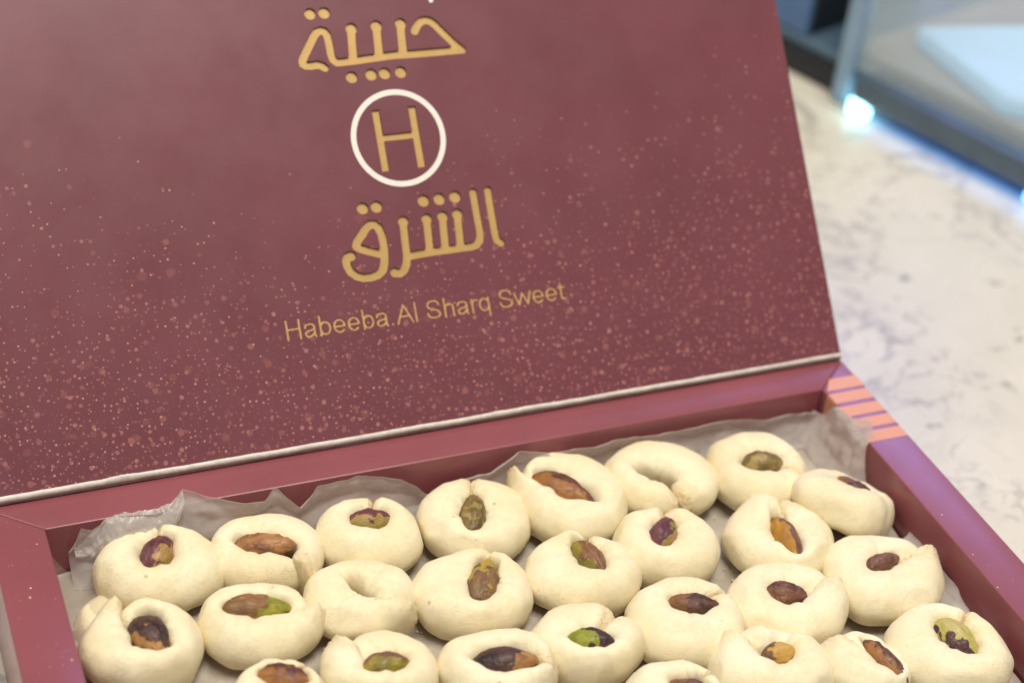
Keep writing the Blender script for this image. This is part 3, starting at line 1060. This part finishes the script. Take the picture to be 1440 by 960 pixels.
# base sheet under the pastries
P = []
for i in range(161):
    x = 0.8 + (W - 1.6) * i / 160
    row = []
    for j in range(111):
        y = -0.8 - 170.0 * j / 110
        z = -17.2 + 0.6 * fbm(x * 0.035, y * 0.035, 3, 3) + crumple(x, y, 0.045, 1.5, 0.4)
        row.append(rel((x, y, z)))
    P.append(row)
grid_mesh('base_sheet', P, M_BASEP, pl)

# ------------------------------------------------------------------ display case on the counter behind
M_RAIL = mat_plain('dark_rail', (0.11, 0.155, 0.21), 0.35, 0.5, 40, 0.1)
M_DECK = mat_plain('grey_case_shelf', (0.36, 0.35, 0.32), 0.5, 0, 20, 0.12)
M_TRAY = mat_plain('pale_blue_glow_tray', (0.45, 0.66, 0.82), 0.3, 0, 20, 0.06, 0, (0.45, 0.75, 1.0), 0.32)  # emission added to brighten the pale blue tray in the case
M_LED = mat_plain('blue_light_strip', (0.2, 0.4, 0.9), 0.4, 0, 20, 0.02, 0, (0.12, 0.38, 1.0), 4.5)
M_LEDW = mat_plain('cyan_light_end', (0.6, 0.9, 1.0), 0.4, 0, 20, 0.02, 0, (0.45, 0.95, 1.0), 4.0)
M_BLACK = mat_plain('black_plastic', (0.012, 0.014, 0.02), 0.4, 0, 60, 0.1)
M_STEEL = mat_plain('steel_post', (0.28, 0.42, 0.58), 0.35, 0.2, 30, 0.1)
tg = NT('clear_glass')
tg.b.inputs['Base Color'].default_value = (0.75, 0.9, 1.0, 1)
tg.set(rough=0.08)
tg.b.inputs['Alpha'].default_value = 0.22
M_GLASS = tg.m

P0 = Vector((424, 252, 0))
dv = Vector((0.335, -0.942, 0))
nv = Vector((0.942, 0.335, 0))
case = empty('display_case', (P0 + dv * 200 + nv * 150 + Vector((0, 0, TOP))), 'glass display case with a glowing blue light strip along its base', 'display case')
CB = P0 + dv * 200 + nv * 150


def cpoly(l0, l1, d0, d1):
    pts = [P0 + dv * l0 + nv * d0, P0 + dv * l1 + nv * d0, P0 + dv * l1 + nv * d1, P0 + dv * l0 + nv * d1]
    return [(p.x - CB.x, p.y - CB.y) for p in pts]


prism('plinth', cpoly(0, 400, 9, 300), 0.5, 8, M_RAIL, case, 1)
prism('light_strip', cpoly(4, 400, 4, 7), 6.3, 8, M_LED, case, 0.5)
prism('light_end', cpoly(-3, 8, -2, 5), 1, 10, M_LEDW, case, 2)
prism('light_end', cpoly(99, 150, 0, 4), 1.5, 7.5, M_LED, case, 2)
prism('rail', cpoly(-2, 400, -1, 14), 8.2, 21, M_RAIL, case, 2)
prism('shelf', cpoly(-18, 398, 14.3, 298), 8.2, 27, M_DECK, case, 1)
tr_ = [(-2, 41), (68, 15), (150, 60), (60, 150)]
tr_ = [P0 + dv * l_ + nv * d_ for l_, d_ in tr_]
prism('glow_tray', [(p.x - CB.x, p.y - CB.y) for p in tr_], 27.2, 38, M_TRAY, case, 3)
prism('corner_post', cpoly(-18, -8, 4, 14), 0.5, 150, M_STEEL, case, 2)
prism('glass_pane', cpoly(-7.5, 398, 6, 9), 21.3, 150, M_GLASS, case, 0.5)
prism('glass_pane', cpoly(-17, -14, 14.5, 296), 27.3, 150, M_GLASS, case, 0.5)

sb = empty('side_cabinet', (P0 + dv * -60 + nv * 20 + Vector((0, 0, TOP))), 'low dark cabinet with a blue grey top next to the display case', 'cabinet')
CB = P0 + dv * -60 + nv * 20
prism('base', cpoly(-150, -19, 11, 200), 0.5, 14, M_BLACK, sb, 1)
prism('cabinet_top', cpoly(-150, -19, 13, 200), 14.2, 20, mat_plain('blue_grey_top', (0.10, 0.17, 0.24), 0.35, 0.2, 30, 0.15), sb, 1.5)

bb = empty('card_terminal', (P0 + dv * -60 + nv * 60 + Vector((0, 0, TOP + 20.2))), 'black object standing on the low cabinet behind the lid', 'device')
CB = P0 + dv * -60 + nv * 60
prism('body', cpoly(-130, -45, 17, 110), 0.3, 90, M_BLACK, bb, 3)
prism('reflection_front', cpoly(-129, -46, 13, 17), 0.3, 88, mat_plain('blue_reflection', (0.10, 0.20, 0.42), 0.3, 0.2, 30, 0.1), bb, 1)  # front face painted blue, standing in for reflected blue light

# ------------------------------------------------------------------ loose crumbs on the rim and the paper
rc = random.Random(3)
bm = bmesh.new()


def crumb(x, y, z, r):
    mt = Matrix.Translation(Vector((x, y, z + r * 0.5)) * MM) @ Matrix.Diagonal((rc.uniform(0.7, 1.4), rc.uniform(0.7, 1.3), rc.uniform(0.5, 0.9), 1))
    res = bmesh.ops.create_icosphere(bm, subdivisions=1, radius=r * MM, matrix=mt)
    for v in res['verts']:
        v.co += Vector((rc.uniform(-1, 1), rc.uniform(-1, 1), rc.uniform(-1, 1))) * r * 0.22 * MM


for x, y in ((-3.2, -5.5), (-7.6, -22.5), (-8.3, -26.0), (-2.0, -51.5), (253, -66), (252, -84), (250.9, -98)):
    crumb(x, y, 0.0, rc.uniform(0.16, 0.30))
for k in range(26):
    crumb(rc.uniform(-13, -1), rc.uniform(-60, 8), 0.0, rc.uniform(0.05, 0.12))
for k in range(30):
    crumb(rc.uniform(251, 264), rc.uniform(-110, 0), 0.0, rc.uniform(0.05, 0.11))
for k in range(150):
    crumb(rc.uniform(15, 240), rc.uniform(-110, -20), -16.6, rc.uniform(0.15, 0.5))
me = bpy.data.meshes.new('pastry_crumbs')
bm.to_mesh(me)
bm.free()
cr = link('pastry_crumbs', me, M_DOUGH)
cr['kind'] = 'stuff'
cr['label'] = 'tiny pale crumbs scattered on the box rim and the paper'
cr['category'] = 'crumbs'
